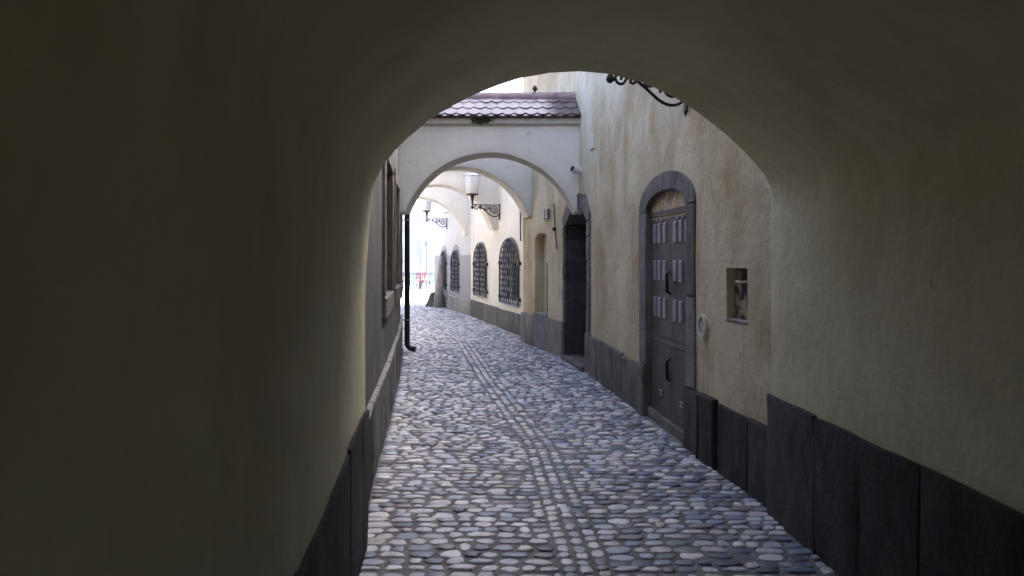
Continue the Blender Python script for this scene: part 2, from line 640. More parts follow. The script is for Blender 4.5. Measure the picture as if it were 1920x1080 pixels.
# ---------------------------------------------------------------- ground, square, alley bed
g = MB()
g.add([(-400, -400, -.02), (400, -400, -.02), (400, 600, -.02), (-400, 600, -.02)], [(0, 1, 2, 3)])
structure(g.build('ground', 'paving'))

PASS_L = [(-.276, -1.0), (-.83, 4.54)]
PASS_R = [(1.838, -1.0), (1.61, 5.02)]
def interp(P, y):
    ys = [p[1] for p in P]
    xs = [p[0] for p in P]
    return float(np.interp(y, ys, xs))
def left_x(y):
    return interp(PASS_L, y) if y < 4.545 else interp(L1, y)
def right_x(y):
    if y < 5.02:
        return interp(PASS_R, y)
    return interp(R1, y) if y < 15.3 else interp(R3, y)
BAND = [(.60, 0), (.37, 4.26), (.25, 6.67), (-.31, 10.5), (-.94, 15.4), (-2.35, 22.0), (-3.7, 28.0)]

pv = MB()
ys = [-8 + .5 * i for i in range(73)]
row = []
for y in ys:
    row.append(((left_x(max(y, -1)) - .3 - (0.1 * min(0, y + 1)), y, 0), (right_x(max(y, -1)) + .3, y, 0)))
for a, b in row:
    pv.v += [a, b]
for i in range(len(ys) - 1):
    pv.f.append((2 * i, 2 * i + 1, 2 * i + 3, 2 * i + 2))
pavement = structure(pv.build('cobbled_street', 'bed'), 'cobbled alley floor with a three-stone middle band')

# ---------------------------------------------------------------- passage under the house (where the camera stands)
passage = thing('passage_house', (.4, 2.0, 0), 'beige plastered house spanning the alley with the dark vaulted passage', 'building')
PROF = [(-.806, 1.794), (-.797, 1.915), (-.774, 2.037), (-.73, 2.129), (-.67, 2.206), (-.611, 2.269), (-.467, 2.399), (-.34, 2.478),
        (-.211, 2.548), (-.08, 2.606), (.044, 2.652), (.222, 2.692), (.402, 2.711), (.578, 2.702), (.784, 2.662), (.979, 2.582), (1.147, 2.484),
        (1.324, 2.358), (1.425, 2.27), (1.499, 2.196), (1.565, 2.125), (1.612, 2.04)]
prof = [(-.90, -.01), (-.90, .3), (-.90, .68), (-.832, .69)] + [(-.83, z) for z in (.75, .9, 1.1, 1.3)] + [(-.822, 1.55)] + PROF + [(1.617, z) for z in (1.9, 1.7, 1.4, 1.1, .9, .75)] + [(1.619, .70), (1.69, .69), (1.69, .3), (1.69, -.01)]
XL, XR = -.83, 1.617
ptn = []
for i in range(len(prof)):
    a, b = Vector(prof[max(i - 1, 0)]), Vector(prof[min(i + 1, len(prof) - 1)])
    d = (b - a).normalized()
    ptn.append(Vector((-d.y, d.x)))               # outwards, into the masonry
def passage_pt(i, t, e):
    x, z = prof[i]
    x += ptn[i].x * e
    z += ptn[i].y * e
    u = (x - XL) / (XR - XL)
    pl = Vector((-.83, 4.54)) + Vector((.1, -1)) * t
    pr = Vector((1.617, 5.02)) + Vector((.038, -1)) * t
    q = pl.lerp(pr, u)
    w = .010 * mnoise.noise(Vector((u * 3, z * 1.1, t * .9))) + .004 * mnoise.noise(Vector((u * 9, z * 3.3, t * 3)))
    if t < .2:
        w *= t / .2 * .7 + .3
    return Vector((q.x + ptn[i].x * w, q.y, max(z + ptn[i].y * w, -.01)))
vm = MB()
rad = .035
stations = [(rad * (1 - math.sin(f)), rad * (1 - math.cos(f))) for f in [math.pi / 2 * k / 4 for k in range(4, -1, -1)]]
stations += [(.08 + .24 * k, 0) for k in range(0, 40)]
n = len(prof)
for (t, e) in stations:
    vm.v += [tuple(passage_pt(i, t, e)) for i in range(n)]
for j in range(len(stations) - 1):
    for i in range(n - 1):
        vm.f.append((j * n + i, j * n + i + 1, (j + 1) * n + i + 1, (j + 1) * n + i))
vault = vm.build('vault', 'passage', passage, True)
vault.data.set_sharp_from_angle(angle=math.radians(60))
t_end = stations[-1][0] - .1
gl, gr = Vector((-.85, 4.54)) + Vector((.1, -1)) * t_end, Vector((1.64, 5.02)) + Vector((.038, -1)) * t_end
for q in range(6):                                     # added unseen board gate, left open above to brighten the passage
    a_, b_ = gl.lerp(gr, q / 6 + .002), gl.lerp(gr, (q + 1) / 6 - .002)
    bm_ = MB()
    bm_.box((a_.x, a_.y - .05, -.005), (b_.x, a_.y, 1.62))
    bm_.build('gate_board', 'board', passage)
# outer face round the arch, towards the alley, and the storeys above
om = MB()
mfr = (5.02 - 4.54) / (1.617 + .83)
def fr(x, z, back=0):
    return (x, 4.54 + (x + .83) * mfr - back, z)
ring0 = [passage_pt(i, 0, rad) for i in range(n)]
outp = []
for i, (x, z) in enumerate(prof):
    if z < 1.8:
        q = (-4.5, z) if x < 0 else (5.0, z)
    else:
        dx, dz = x - .4, z - 1.5
        k = min((4.9 if dx < 0 else 4.6) / max(abs(dx), 1e-6), 3.9 / dz)
        q = (.4 + dx * k, 1.5 + dz * k)
    outp.append(fr(*q))
om.add(list(ring0) + outp, [(i, i + 1, n + i + 1, n + i) for i in range(n - 1)])
om.build('outer_wall', 'ochre', passage)
rm = MB()
rm.box((-4.5, -4.6, 5.4), (5.0, 5.3, 5.6))
rm.build('roof', 'ridge', passage)

WPR = Wall(PASS_R, +1, .004, 5)
WPL = Wall(PASS_L, -1, .004, 6)
def s_at(W, y):
    return float(np.interp(y, [q.y for q in W.p], W.s))
for W, cuts, hs, s0 in ((WPR, [5.02, 4.30, 3.79, 3.27, 2.62, 1.95, 1.2, .4, -.3, -1.0], [.752, .75, .747, .752, .75, .746, .75, .75, .75], 11),
                        (WPL, [4.54, 4.22, 3.55, 2.9, 2.2, 1.5, .8, 0, -1.0], [.752, .757, .735, .73, .745, .75, .74, .75], 40)):
    for k in range(len(cuts) - 1):
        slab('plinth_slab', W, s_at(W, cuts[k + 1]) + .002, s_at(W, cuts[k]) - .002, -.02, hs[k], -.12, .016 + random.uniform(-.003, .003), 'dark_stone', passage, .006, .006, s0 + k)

# ---------------------------------------------------------------- helpers for buildings
def shell(W, s0, s1, zt, depth, parent, start=True, end=True, mat='ridge', wallmat='ochre'):
    ss = [s0] + [t for t in W.s if s0 < t < s1] + [s1]
    m = len(ss)
    r = MB()
    r.add([W.at(t, zt, .18) for t in ss] + [W.at(t, zt + .12, .18) for t in ss] + [W.at(t, zt + .9, -depth) for t in ss] + [W.at(t, zt, -depth) for t in ss],
          [(j * m + i, j * m + i + 1, ((j + 1) % 4) * m + i + 1, ((j + 1) % 4) * m + i) for j in range(4) for i in range(m - 1)])
    r.build('roof', mat, parent)
    b = MB()
    b.add([W.at(t, -.02, -depth) for t in ss] + [W.at(t, zt, -depth) for t in ss], [(i, i + 1, m + i + 1, m + i) for i in range(m - 1)])
    for t, on in ((s0, start), (s1, end)):
        if on:
            b.add([W.P(t, -.02), W.at(t, -.02, -depth), W.at(t, zt, -depth), W.P(t, zt)], [(0, 1, 2, 3)])
    b.build('side_walls', wallmat, parent)

def grille(W, s0, s1, z0, zs, zt, parent, pitch=.21, rise=.125, o=.045):
    out = arch_outline(s0, s1, z0, zs, zt, 22)
    fm = MB()
    fm.tube([W.at(x, z, o) for x, z in out + out[:1]], .017, 6, False)
    c = (s0 + s1) / 2
    for d in (-.02, .02):
        fm.tube([W.at(c + d, z0, o), W.at(c + d, zt - .004, o)], .010, 6)
    gob = fm.build('window_grille', 'grille', parent)
    lm = MB()
    H = zt - z0
    for fam in (-1, 1):
        k0 = -int(H / rise) - 4
        for k in range(k0, int((s1 - s0) / pitch) + int(H / rise) + 6):
            run = []
            nn = int(H / .02)
            for q in range(nn + 1):
                z = z0 + H * q / nn
                sag = .028 * math.sin(2 * math.pi * (z - z0) / (2 * rise) + (0 if fam > 0 else math.pi))
                x = s0 + k * pitch + fam * (z - z0) * pitch / rise / 2 * 1.0
                if inside(out, x, z):
                    run.append(W.at(x, z, o - .005 + fam * .010))
                else:
                    if len(run) > 2:
                        lm.tube([run[0], run[len(run) // 2], run[-1]], .0105, 4, False)
                    run = []
            if len(run) > 2:
                lm.tube([run[0], run[-1]], .0105, 4, False)
    lm.build('lattice', 'grille', gob)
    for t in (s0 - .03, s1 + .03):
        for z in (z0 + .13, zs):
            hm = MB()
            fit(W, rect(t - .045, t + .045, z - .035, z + .035), -.02, o + .02, '', '', None, hm)
            hm.build('hinge', 'iron', gob)
    return gob

# ---------------------------------------------------------------- ochre house on the right
ah = thing('ochre_house', (2.0, 10.0, 0), 'stained ochre house with arched meter cabinet, dark stone doorway and niches', 'building')
cab_out = arch_outline(1.545, 3.32, -.02, 2.06, 2.385, 18)
door_out = [(6.10, -.02), (7.80, -.02), (7.80, 2.02), (7.42, 2.40), (6.42, 2.42), (6.10, 2.10)]
niche_out = arch_outline(8.82, 9.60, .62, 1.90, 2.05, 12)
box_out = rect(.47, .85, 1.15, 1.53)
wall_mesh('wall', WA, 0, WA.len, -.02, 5.5, [(cab_out, 0), (door_out, 0), (niche_out, .15), (box_out, .065)], 'ochre', ah)
shell(WA, 0, WA.len, 5.5, 5.0, ah, start=False)

# cabinet surround
for (a, b, z0, z1, k) in ((1.53, 1.76, .52, 1.28, 1), (1.53, 1.76, 1.285, 2.06, 2), (3.09, 3.335, .52, .86, 3), (3.09, 3.335, .865, 2.06, 4)):
    slab('jamb_stone', WA, a, b, z0, z1, -.16, .022, 'jamb', ah, .01, .004, k)
for a0, a1 in ((0.0, .33), (.335, .665), (.67, 1.0)):
    p = arc_band(1.53, 3.335, 2.065, 2.40, 1.76, 3.09, 2.235, math.pi * a0 + .004, math.pi * a1 - .004, 7)
    fit(WA, p, -.16, .022, 'arch_stone', 'jamb', ah)
fit(WA, arch_outline(1.75, 3.10, 1.98, 2.06, 2.25, 12), -.14, -.045, 'tympanum', 'peel', ah)
# steel meter cabinet: frame, four leaves, vent covers
cab = MB()
fit(WA, rect(1.765, 3.085, .10, 2.055), -.12, -.062, '', '', None, cab)
fit(WA, rect(1.765, 3.085, .785, .835), -.07, -.040, '', '', None, cab)
fit(WA, rect(1.765, 3.085, 2.005, 2.055), -.07, -.034, '', '', None, cab)
fit(WA, rect(1.765, 3.085, .10, .15), -.07, -.034, '', '', None, cab)
cabinet = cab.build('meter_cabinet', 'cabinet', ah)
cabinet['label'] = 'dark steel double meter cabinet with rows of vent covers'
for (a, b) in ((1.772, 2.407), (2.413, 3.078)):
    for z0, z1 in ((.155, .78), (.84, 2.0)):
        slab('door_leaf', WA, a, b, z0, z1, -.07, -.046, 'cabinet', cabinet, .004, .0006, a + z0)
vents = [(s, z) for z in (1.74, 1.38, 1.02) for s in (2.93, 2.77, 2.60)] + [(s, 1.74) for s in (2.26, 2.09, 1.91)] + [(s, z) for z in (1.38, 1.02) for s in (2.26, 2.09)]
for s, z in vents:
    slab('vent_cover', WA, s - .052, s + .052, z, z + .20, -.05, -.032, 'vent', cabinet, .010, .0008, s + z)
for s in (2.85, 2.68, 2.175, 2.0):
    slab('vent_tab', WA, s - .04, s + .04, 1.955, 1.972, -.05, -.030, 'vent', cabinet, .004, .0004, s)
for z in (1.27, .46):
    hm = MB()
    hm.tube([WA.at(2.41, z, -.04), WA.at(2.41, z + .02, -.012), WA.at(2.41, z + .18, -.006), WA.at(2.41, z + .21, -.035)], [.012, .018, .018, .010], 8)
    hm.build('handle', 'black', cabinet, True)
for s, z in ((2.72, .27), (2.06, .27)):
    for dz in (0, .035):
        slab('slot', WA, s - .05, s + .05, z + dz, z + dz + .022, -.05, -.034, 'vent', cabinet, .004, .0004, s + dz)
slab('threshold', WA, 1.76, 3.09, -.02, .098, -.16, .0, 'grey_stone', ah, .012, .004, 77)

# plinth of the ochre house
PL = [(.01, .42, .515, .024), (.424, .985, .51, .022), (1.03, 1.36, .53, .045), (1.365, 1.755, .515, .045), (3.095, 3.37, .515, .045), (3.375, 4.05, .50, .04), (4.055, 4.5, .53, .045),
      (4.505, 5.5, .535, .04), (5.505, 5.98, .54, .045)]
for i, (a, b, h, o) in enumerate(PL):
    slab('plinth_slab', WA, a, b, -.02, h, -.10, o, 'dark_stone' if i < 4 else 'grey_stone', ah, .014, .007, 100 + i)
slab('plinth_slab', WA, 7.86, 8.79, -.02, .585, -.10, .04, 'pale_stone', ah, .012, .005, 121)
slab('plinth_slab', WA, 8.80, 9.61, -.02, .60, -.10, .028, 'slate', ah, .006, .003, 122)
slab('plinth_slab', WA, 9.62, 10.06, -.02, .57, -.10, .04, 'pale_stone', ah, .012, .005, 123)
slab('plinth_slab', WA, 10.065, 10.405, -.02, .57, -.10, .045, 'pale_stone', ah, .012, .005, 124)

# dark stone doorway
for a, b, base in ((5.99, 6.22, True), (7.66, 7.85, False)):
    slab('jamb_stone', WA, a, b, -.02, .56, -.34, .05, 'door_stone' if not base else 'jamb', ah, .012, .005, a)
    z = .565
    for k, h in enumerate((.34, .33, .32, .34, .22)):
        slab('jamb_stone', WA, a + (.05 if base else .01), b - (0 if base else .03), z, z + h, -.34, .03, 'jamb' if base else 'door_stone', ah, .014, .005, a + k)
        z += h + .002
heads = [[(7.66, 2.13), (7.83, 2.13), (7.83, 2.25), (7.44, 2.50), (7.30, 2.30)], [(7.295, 2.302), (7.435, 2.503), (7.02, 2.55), (6.98, 2.32)],
         [(6.975, 2.32), (7.015, 2.55), (6.70, 2.55), (6.72, 2.32)], [(6.715, 2.32), (6.695, 2.55), (6.33, 2.50), (6.50, 2.31)], [(6.495, 2.308), (6.325, 2.498), (6.04, 2.22), (6.04, 2.13), (6.22, 2.13)]]
for h in heads:
    fit(WA, h, -.34, .03, 'lintel_stone', 'jamb', ah)
slab('doorstep', WA, 6.22, 7.66, -.02, .075, -.6, .10, 'grey_stone', ah, .012, .004, 55)
dm = MB()
fit(WA, rect(6.05, 7.85, -.02, 2.5), -.72, -.66, '', '', None, dm)
dm.build('door', 'black', ah)  # black panel stands in for the dark interior behind the open doorway

# arched niche and letter niche
fit(WA, arch_outline(8.80, 9.62, .60, 1.90, 2.07, 12), -.20, -.145, 'niche_back', 'ochre', ah)
fit(WA, rect(8.84, 9.26, .64, 1.52), -.146, -.115, 'niche_shutter', 'black', ah)
slab('niche_sill', WA, 8.81, 9.61, .595, .635, -.15, .03, 'mortar', ah, .008, .003, 81)
nb = fit(WA, rect(.46, .86, 1.14, 1.54), -.10, -.06, 'niche_back', 'niche_back', ah)
slab('niche_sill', WA, .46, .86, 1.138, 1.162, -.066, .004, 'mortar', ah, .004, .002, 82)
lip = MB()
lip.tube([WA.at(.60, 1.435, -.06), WA.at(.62, 1.43, -.028), WA.at(.74, 1.43, -.028), WA.at(.76, 1.435, -.06)], .009, 6)
lip.build('slot_lip', 'ivory', ah, True)

# ---------------------------------------------------------------- cream house and white house further along
ch = thing('cream_house', (.6, 19.0, 0), 'cream plastered low house with two arched iron window grilles', 'building')
gA = (1.30, 3.14, .60, 1.49, 2.03)
gB = (4.72, 6.44, .62, 1.45, 2.0)
holes = [(arch_outline(a + .06, b - .06, z0 + .04, zs, zt + .02, 20), .24) for a, b, z0, zs, zt in (gA, gB)]
wall_mesh('wall', WB, 0, 7.0, -.02, 4.35, holes, 'cream', ch)
shell(WB, 0, 7.0, 4.35, 5.0, ch, wallmat='cream')
for a, b, z0, zs, zt in (gA, gB):
    w = MB()
    fit(WB, arch_outline(a + .03, b - .03, z0, zs, zt + .05, 16), -.28, -.235, '', '', None, w)
    wo = w.build('window', 'board', ch)
    for x0, x1 in ((a + .16, (a + b) / 2 - .06), ((a + b) / 2 + .06, b - .16)):
        fit(WB, rect(x0, x1, z0 + .12, zs - .02), -.236, -.228, 'pane', 'pane', wo)
    grille(WB, a, b, z0, zs, zt, ch)
bounds = [0.0, 1.3, 3.4, 5.2, 7.0]
for k in range(4):
    slab('plinth_slab', WB, bounds[k] + .006, bounds[k + 1] - .006, -.02, .43 + .01 * k, -.1, .04, 'grey_stone', ch, .012, .006, 200 + k)
slab('corner_strip', WB, 6.72, 6.98, .47, 4.33, -.05, .022, 'cream', ch, .012, .002, 210)

wh = thing('white_house', (-1.6, 25.0, 0), 'whitewashed house end with a grey painted band and grilled windows', 'building')
gC = (8.66, 9.84, .60, 1.42, 1.84)
gD = (10.75, 11.75, .60, 1.42, 1.84)
holes = [(arch_outline(a + .05, b - .05, z0 + .04, zs, zt + .01, 18), .22) for a, b, z0, zs, zt in (gC, gD)]
wall_mesh('wall', WB, 7.0, WB.len, -.02, 4.35, holes, 'white', wh)
shell(WB, 7.0, WB.len, 4.35, 5.0, wh, start=False, wallmat='white')
for a, b, z0, zs, zt in (gC, gD):
    w = MB()
    fit(WB, arch_outline(a, b, z0, zs, zt + .02, 16), -.25, -.215, '', '', None, w)
    w.build('window', 'pane', wh)
    grille(WB, a, b, z0, zs, zt, wh)
    for a0, a1 in ((0, 1),):
        p = arc_band(a - .17, b + .17, zs, zt + .17, a - .03, b + .03, zt + .03, 0, math.pi, 18)
        fit(WB, p, -.02, .014, 'window_surround', 'dado', wh)
for a, b in ((7.02, 8.62), (9.88, 10.71), (11.79, 13.07)):
    slab('painted_band', WB, a, b, .42, 1.69, -.05, .010, 'dado', wh, .003, .001, a)
for a, b in ((8.622, 9.878), (10.712, 11.788)):
    slab('painted_band', WB, a, b, .42, .585, -.05, .010, 'dado', wh, .003, .001, a)
bounds = [7.0, 8.5, 10.2, 11.6, 13.08]
for k in range(4):
    slab('plinth_slab', WB, bounds[k] + .006, bounds[k + 1] - .006, -.02, .41, -.1, .04, 'pale_stone', wh, .012, .006, 220 + k)
slab('wall_ledge', WB, 10.0, 11.4, 3.05, 3.12, -.02, .06, 'white', wh, .01, .002, 230)

# ---------------------------------------------------------------- grey house on the left
lh = thing('grey_house', (-2.2, 9.0, 0), 'weathered dark grey house with deep stone framed windows', 'building')
wins = [(2.80, 4.20, 1.25, 2.52), (5.0, 6.30, 1.25, 2.50), (7.85, 9.12, 1.18, 2.30)]
wall_mesh('wall', WL, 0, 11.05, -.02, 4.2, [(rect(a - .02, b + .02, z0 - .02, z1 + .02), 0) for a, b, z0, z1 in wins], 'render', lh)
shell(WL, 0, 11.05, 4.2, 5.0, lh, start=False, wallmat='render')
wall_mesh('rear_wing_wall', WL, 11.05, WL.len, -.02, 3.75, [], 'white', lh)
shell(WL, 11.05, WL.len, 3.75, 5.0, lh, start=False, wallmat='cream')
for i, (a, b, z0, z1) in enumerate(wins):
    w = MB()
    fit(WL, rect(a - .05, b + .05, z0 - .05, z1 + .05), -.36, -.30, '', '', None, w)
    wo = w.build('window', 'black', lh)
    for q in range(2):
        x0 = a + .06 + q * (b - a - .06) / 2
        fit(WL, rect(x0, x0 + (b - a) / 2 - .10, z0 + .07, z1 - .07), -.301, -.29, 'pane', 'pane', wo)
    slab('jamb_stone', WL, a - .14, a + .0, z0, z1, -.30, .035, 'reveal_stone', wo, .01, .004, 300 + i)
    slab('jamb_stone', WL, b - .0, b + .14, z0, z1, -.30, .035, 'reveal_stone', wo, .01, .004, 310 + i)
    slab('lintel', WL, a - .14, b + .14, z1 + .004, z1 + .16, -.30, .035, 'reveal_stone', wo, .01, .004, 320 + i)
    slab('sill', WL, a - .16, b + .16, z0 - .20, z0 - .004, -.30, .042, 'reveal_stone', wo, .012, .005, 330 + i)
cuts = [.02, .62, 1.2, 1.95, 2.6, 3.4, 4.3, 5.1, 6.0, 6.9, 7.8, 8.7, 9.44]
for k in range(len(cuts) - 1):
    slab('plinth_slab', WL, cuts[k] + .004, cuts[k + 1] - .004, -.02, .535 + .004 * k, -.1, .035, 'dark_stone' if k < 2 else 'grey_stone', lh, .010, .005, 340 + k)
    slab('mortar_ledge', WL, cuts[k], cuts[k + 1] - .006, .542 + .004 * k, .562 + .004 * k, -.05, .038, 'mortar', lh, .008, .005, 360 + k)
cuts = [9.5, 11.0, 13, 15, 17, 19, 21, 22.8]
for k in range(len(cuts) - 1):
    slab('plinth_slab', WL, cuts[k] + .004, cuts[k + 1] - .004, -.02, .58, -.1, .035, 'grey_stone', lh, .010, .005, 380 + k)

# ---------------------------------------------------------------- arches across the alley
def street_arch(pl, pr, thick, zs, za, top, label, roofed):
    t = thing('street_arch', ((pl[0] + pr[0]) / 2, (pl[1] + pr[1]) / 2, 0), label, 'arch', 'arches spanning the alley')
    a, b = Vector(pl), Vector(pr)
    d = (b - a).normalized()
    nb = Vector((-d.y, d.x))
    L = (b - a).length
    def Q(s, z, back):
        p = a + d * s + nb * back
        return (p.x, p.y, z)
    c, h = L / 2, L / 2 - .10
    R = (h * h + (za - zs) ** 2) / (2 * (za - zs))
    cz = za - R
    xs = [-.06, 0, .07] + [c - h * math.cos(math.pi * k / 44) for k in range(45)] + [L - .07, L, L + .06]
    def zi(s):
        q = abs(s - c)
        return zs if q >= h else max(zs, cz + math.sqrt(max(R * R - q * q, 0)))
    m = MB()
    zz = [zi(s) + .010 * mnoise.noise(Vector((s * 2.3, top * 5, pl[1]))) + .004 * mnoise.noise(Vector((s * 9, top * 5, pl[1]))) for s in xs]
    k = len(xs)
    r = .02
    rows = [[Q(s, top, 0) for s in xs]]
    for q in range(1, 5):
        zq = .5 ** 1
        rows.append([Q(s, top + (z + r - top) * q / 4, .005 * mnoise.noise(Vector((s * 1.5, q * .7, top)))) for s, z in zip(xs, zz)])
    rows.append([Q(s, z + .006, .006) for s, z in zip(xs, zz)])
    rows.append([Q(s, z, r) for s, z in zip(xs, zz)])
    for q in range(1, 4):
        rows.append([Q(s, z + .004 * mnoise.noise(Vector((s * 2, q, 3))), r + (thick - 2 * r) * q / 4) for s, z in zip(xs, zz)])
    rows.append([Q(s, z, thick - r) for s, z in zip(xs, zz)])
    rows.append([Q(s, z + r, thick) for s, z in zip(xs, zz)])
    rows.append([Q(s, top, thick) for s in xs])
    for rw in rows:
        m.v += rw
    for j in range(len(rows) - 1):
        for i in range(k - 1):
            m.f.append((j * k + i, j * k + i + 1, (j + 1) * k + i + 1, (j + 1) * k + i))
    w = m.build('wall', 'arch', t, True)
    w.data.set_sharp_from_angle(angle=math.radians(50))
    # cornice
    cm = MB()
    prof_c = [(-.0, top - .09), (-.05, top - .075), (-.075, top - .06), (-.08, top + .01), (.0, top + .015), (thick, top + .015), (thick + .08, top + .01), (thick + .08, top - .06), (thick, top - .09)]
    for s in (-.06, L * .33, L * .66, L + .06):
        cm.v += [Q(s, z, bk) for bk, z in prof_c]
    kk = len(prof_c)
    for j in range(3):
        for i in range(kk):
            cm.f.append((j * kk + i, j * kk + (i + 1) % kk, (j + 1) * kk + (i + 1) % kk, (j + 1) * kk + i))
    cm.build('cornice', 'cornice', t)
    # roof deck
    rise, eave = .36, -.115
    mid = thick / 2
    rmx = MB()
    pr_r = [(eave, top + .018), (mid, top + rise), (thick - eave, top + .018)]
    for s in (-.05, L + .05):
        rmx.v += [Q(s, z, bk) for bk, z in pr_r]
    rmx.f += [(0, 1, 4, 3), (1, 2, 5, 4), (0, 2, 1), (3, 4, 5), (0, 3, 5, 2)]
    roof = rmx.build('roof', 'ridge', t)
    if roofed:
        tw, tl, th = .168, .30, .028
        outl = [(-tw / 2 + .0015, 0), (tw / 2 - .0015, 0), (tw / 2 - .0015, tl - .055)]
        for q in range(1, 9):
            f = q / 9
            x = tw / 2 - .0015 - f * (tw - .003)
            outl.append((x, tl - .055 * (2 * x / tw) ** 2))
        outl.append((-tw / 2 + .0015, tl - .055))
        nn = len(outl)
        me = bpy.data.meshes.new('tile')
        me.from_pydata([(x, -v, 0) for x, v in outl] + [(x, -v, th) for x, v in outl], [],
                       [tuple(range(nn)), tuple(range(nn, 2 * nn))[::-1]] + [(i, nn + i, nn + (i + 1) % nn, (i + 1) % nn) for i in range(nn)])
        bmx = bmesh.new()
        bmx.from_mesh(me)
        bmesh.ops.recalc_face_normals(bmx, faces=bmx.faces)
        bmx.to_mesh(me)
        bmx.free()
        me.materials.append(M['tile'])
        run = mid - eave
        ang = math.atan2(rise - .018, run)
        slope = math.hypot(rise - .018, run)
        org = Vector(parent_origin(t))
        from mathutils import Matrix
        for side in (0, 1):
            for r_ in range(4):
                bottom = slope + .035 - (r_ - 1) * .178
                for q in range(-1, int(L / tw) + 2):
                    s = (q + (.5 if r_ % 2 else 0)) * tw + .03
                    if s < -.04 or s > L + .04:
                        continue
                    start = bottom - tl if r_ else bottom - tl
                    if r_ == 0:
                        start = slope + .050 - tl
                    dist = start
                    lift = .006 if r_ == 0 else .022
                    sg = 1 if side == 0 else -1
                    bk = mid - sg * dist * math.cos(ang)
                    z = top + rise - dist * math.sin(ang) + lift
                    o = bpy.data.objects.new('tile', me)
                    C.objects.link(o)
                    o.parent = roof
                    p = Vector(Q(s + random.uniform(-.002, .002), z, bk)) - org
                    yaw = math.atan2(d.y, d.x) + (math.pi if side else 0)
                    o.matrix_local = Matrix.Translation(p) @ Matrix.Rotation(yaw + random.uniform(-.008, .008), 4, 'Z') @ Matrix.Rotation(ang - .06 + random.uniform(-.012, .012), 4, 'X')
        # ridge tiles
        rl = .335
        q = 0
        s = -.05
        while s < L:
            e = min(s + rl + .02, L - .035)
            mm = MB()
            r0, r1 = .076, .090
            for (ss, rr) in ((s, r0), (e - .02, r1 * .98), (e, r1)):
                for f in range(9):
                    an = math.pi * (f / 8) * 1.25 - math.pi * .125
                    mm.v.append(Q(ss, top + rise + .035 + math.sin(an) * rr * .85, mid - math.cos(an) * rr))
            for f in range(8):
                for j in range(2):
                    mm.f.append((j * 9 + f, j * 9 + f + 1, (j + 1) * 9 + f + 1, (j + 1) * 9 + f))
            o = mm.build('ridge_tile', 'ridge', roof, True)
            o.data.set_sharp_from_angle(angle=math.radians(50))
            s += rl
    return t

street_arch((-1.68, 11.80), (1.02, 11.80), .60, 2.27, 3.15, 3.64, 'tile roofed arch across the alley, nearest and tallest of the row', True)
street_arch((-2.20, 14.22), (.40, 14.72), .55, 2.36, 3.24, 3.66, 'second white arch across the alley, seen through the tile roofed one', False)
street_arch((-3.02, 18.02), (-.36, 18.68), .50, 2.28, 3.28, 3.70, 'third white arch across the alley, behind the nearer frosted lantern', False)
street_arch((-3.92, 22.0), (-1.22, 22.62), .50, 2.22, 3.28, 3.70, 'last white arch across the alley, framing the bright square', False)

# ---------------------------------------------------------------- cobblestones
PAL = [((.43, .41, .425), 20), ((.39, .395, .43), 22), ((.28, .30, .35), 16), ((.15, .17, .22), 13), ((.085, .095, .125), 8), ((.17, .15, .165), 9), ((.38, .35, .29), 3), ((.15, .18, .175), 4), ((.50, .48, .485), 14)]
PALC = [c for c, w in PAL for _ in range(w)]
variants = []
for k in range(16):
    rnd = random.Random(500 + k)
    N = 10
    ex = rnd.uniform(2.2, 4.2)
    rad_ = []
    for i in range(N):
        a = 2 * math.pi * (i + .5) / N
        rr = (abs(math.cos(a)) ** ex + abs(math.sin(a)) ** ex) ** (-1 / ex)
        rad_.append(rr * rnd.uniform(.76, 1.08))
    vv = []
    tx, ty = rnd.uniform(-.12, .12), rnd.uniform(-.15, .15)
    for (f, z) in ((1.02, -.7), (.94, .58), (.70, .93)):
        for i in range(N):
            a = 2 * math.pi * (i + .5) / N
            x, y = .5 * f * rad_[i] * math.cos(a), .5 * f * rad_[i] * math.sin(a)
            vv.append((x, y, z + (tx * x + ty * y) * (1 if z > 0 else 0) * 1.4 + (rnd.uniform(-.07, .07) if z > 0 else 0)))
    vv.append((tx * .1, ty * .1, 1.0))
    ff = []
    for j in range(2):
        for i in range(N):
            ff.append((j * N + i, j * N + (i + 1) % N, (j + 1) * N + (i + 1) % N, (j + 1) * N + i))
    for i in range(N):
        ff.append((2 * N + i, 2 * N + (i + 1) % N, 3 * N))
    variants.append((np.array(vv), ff))

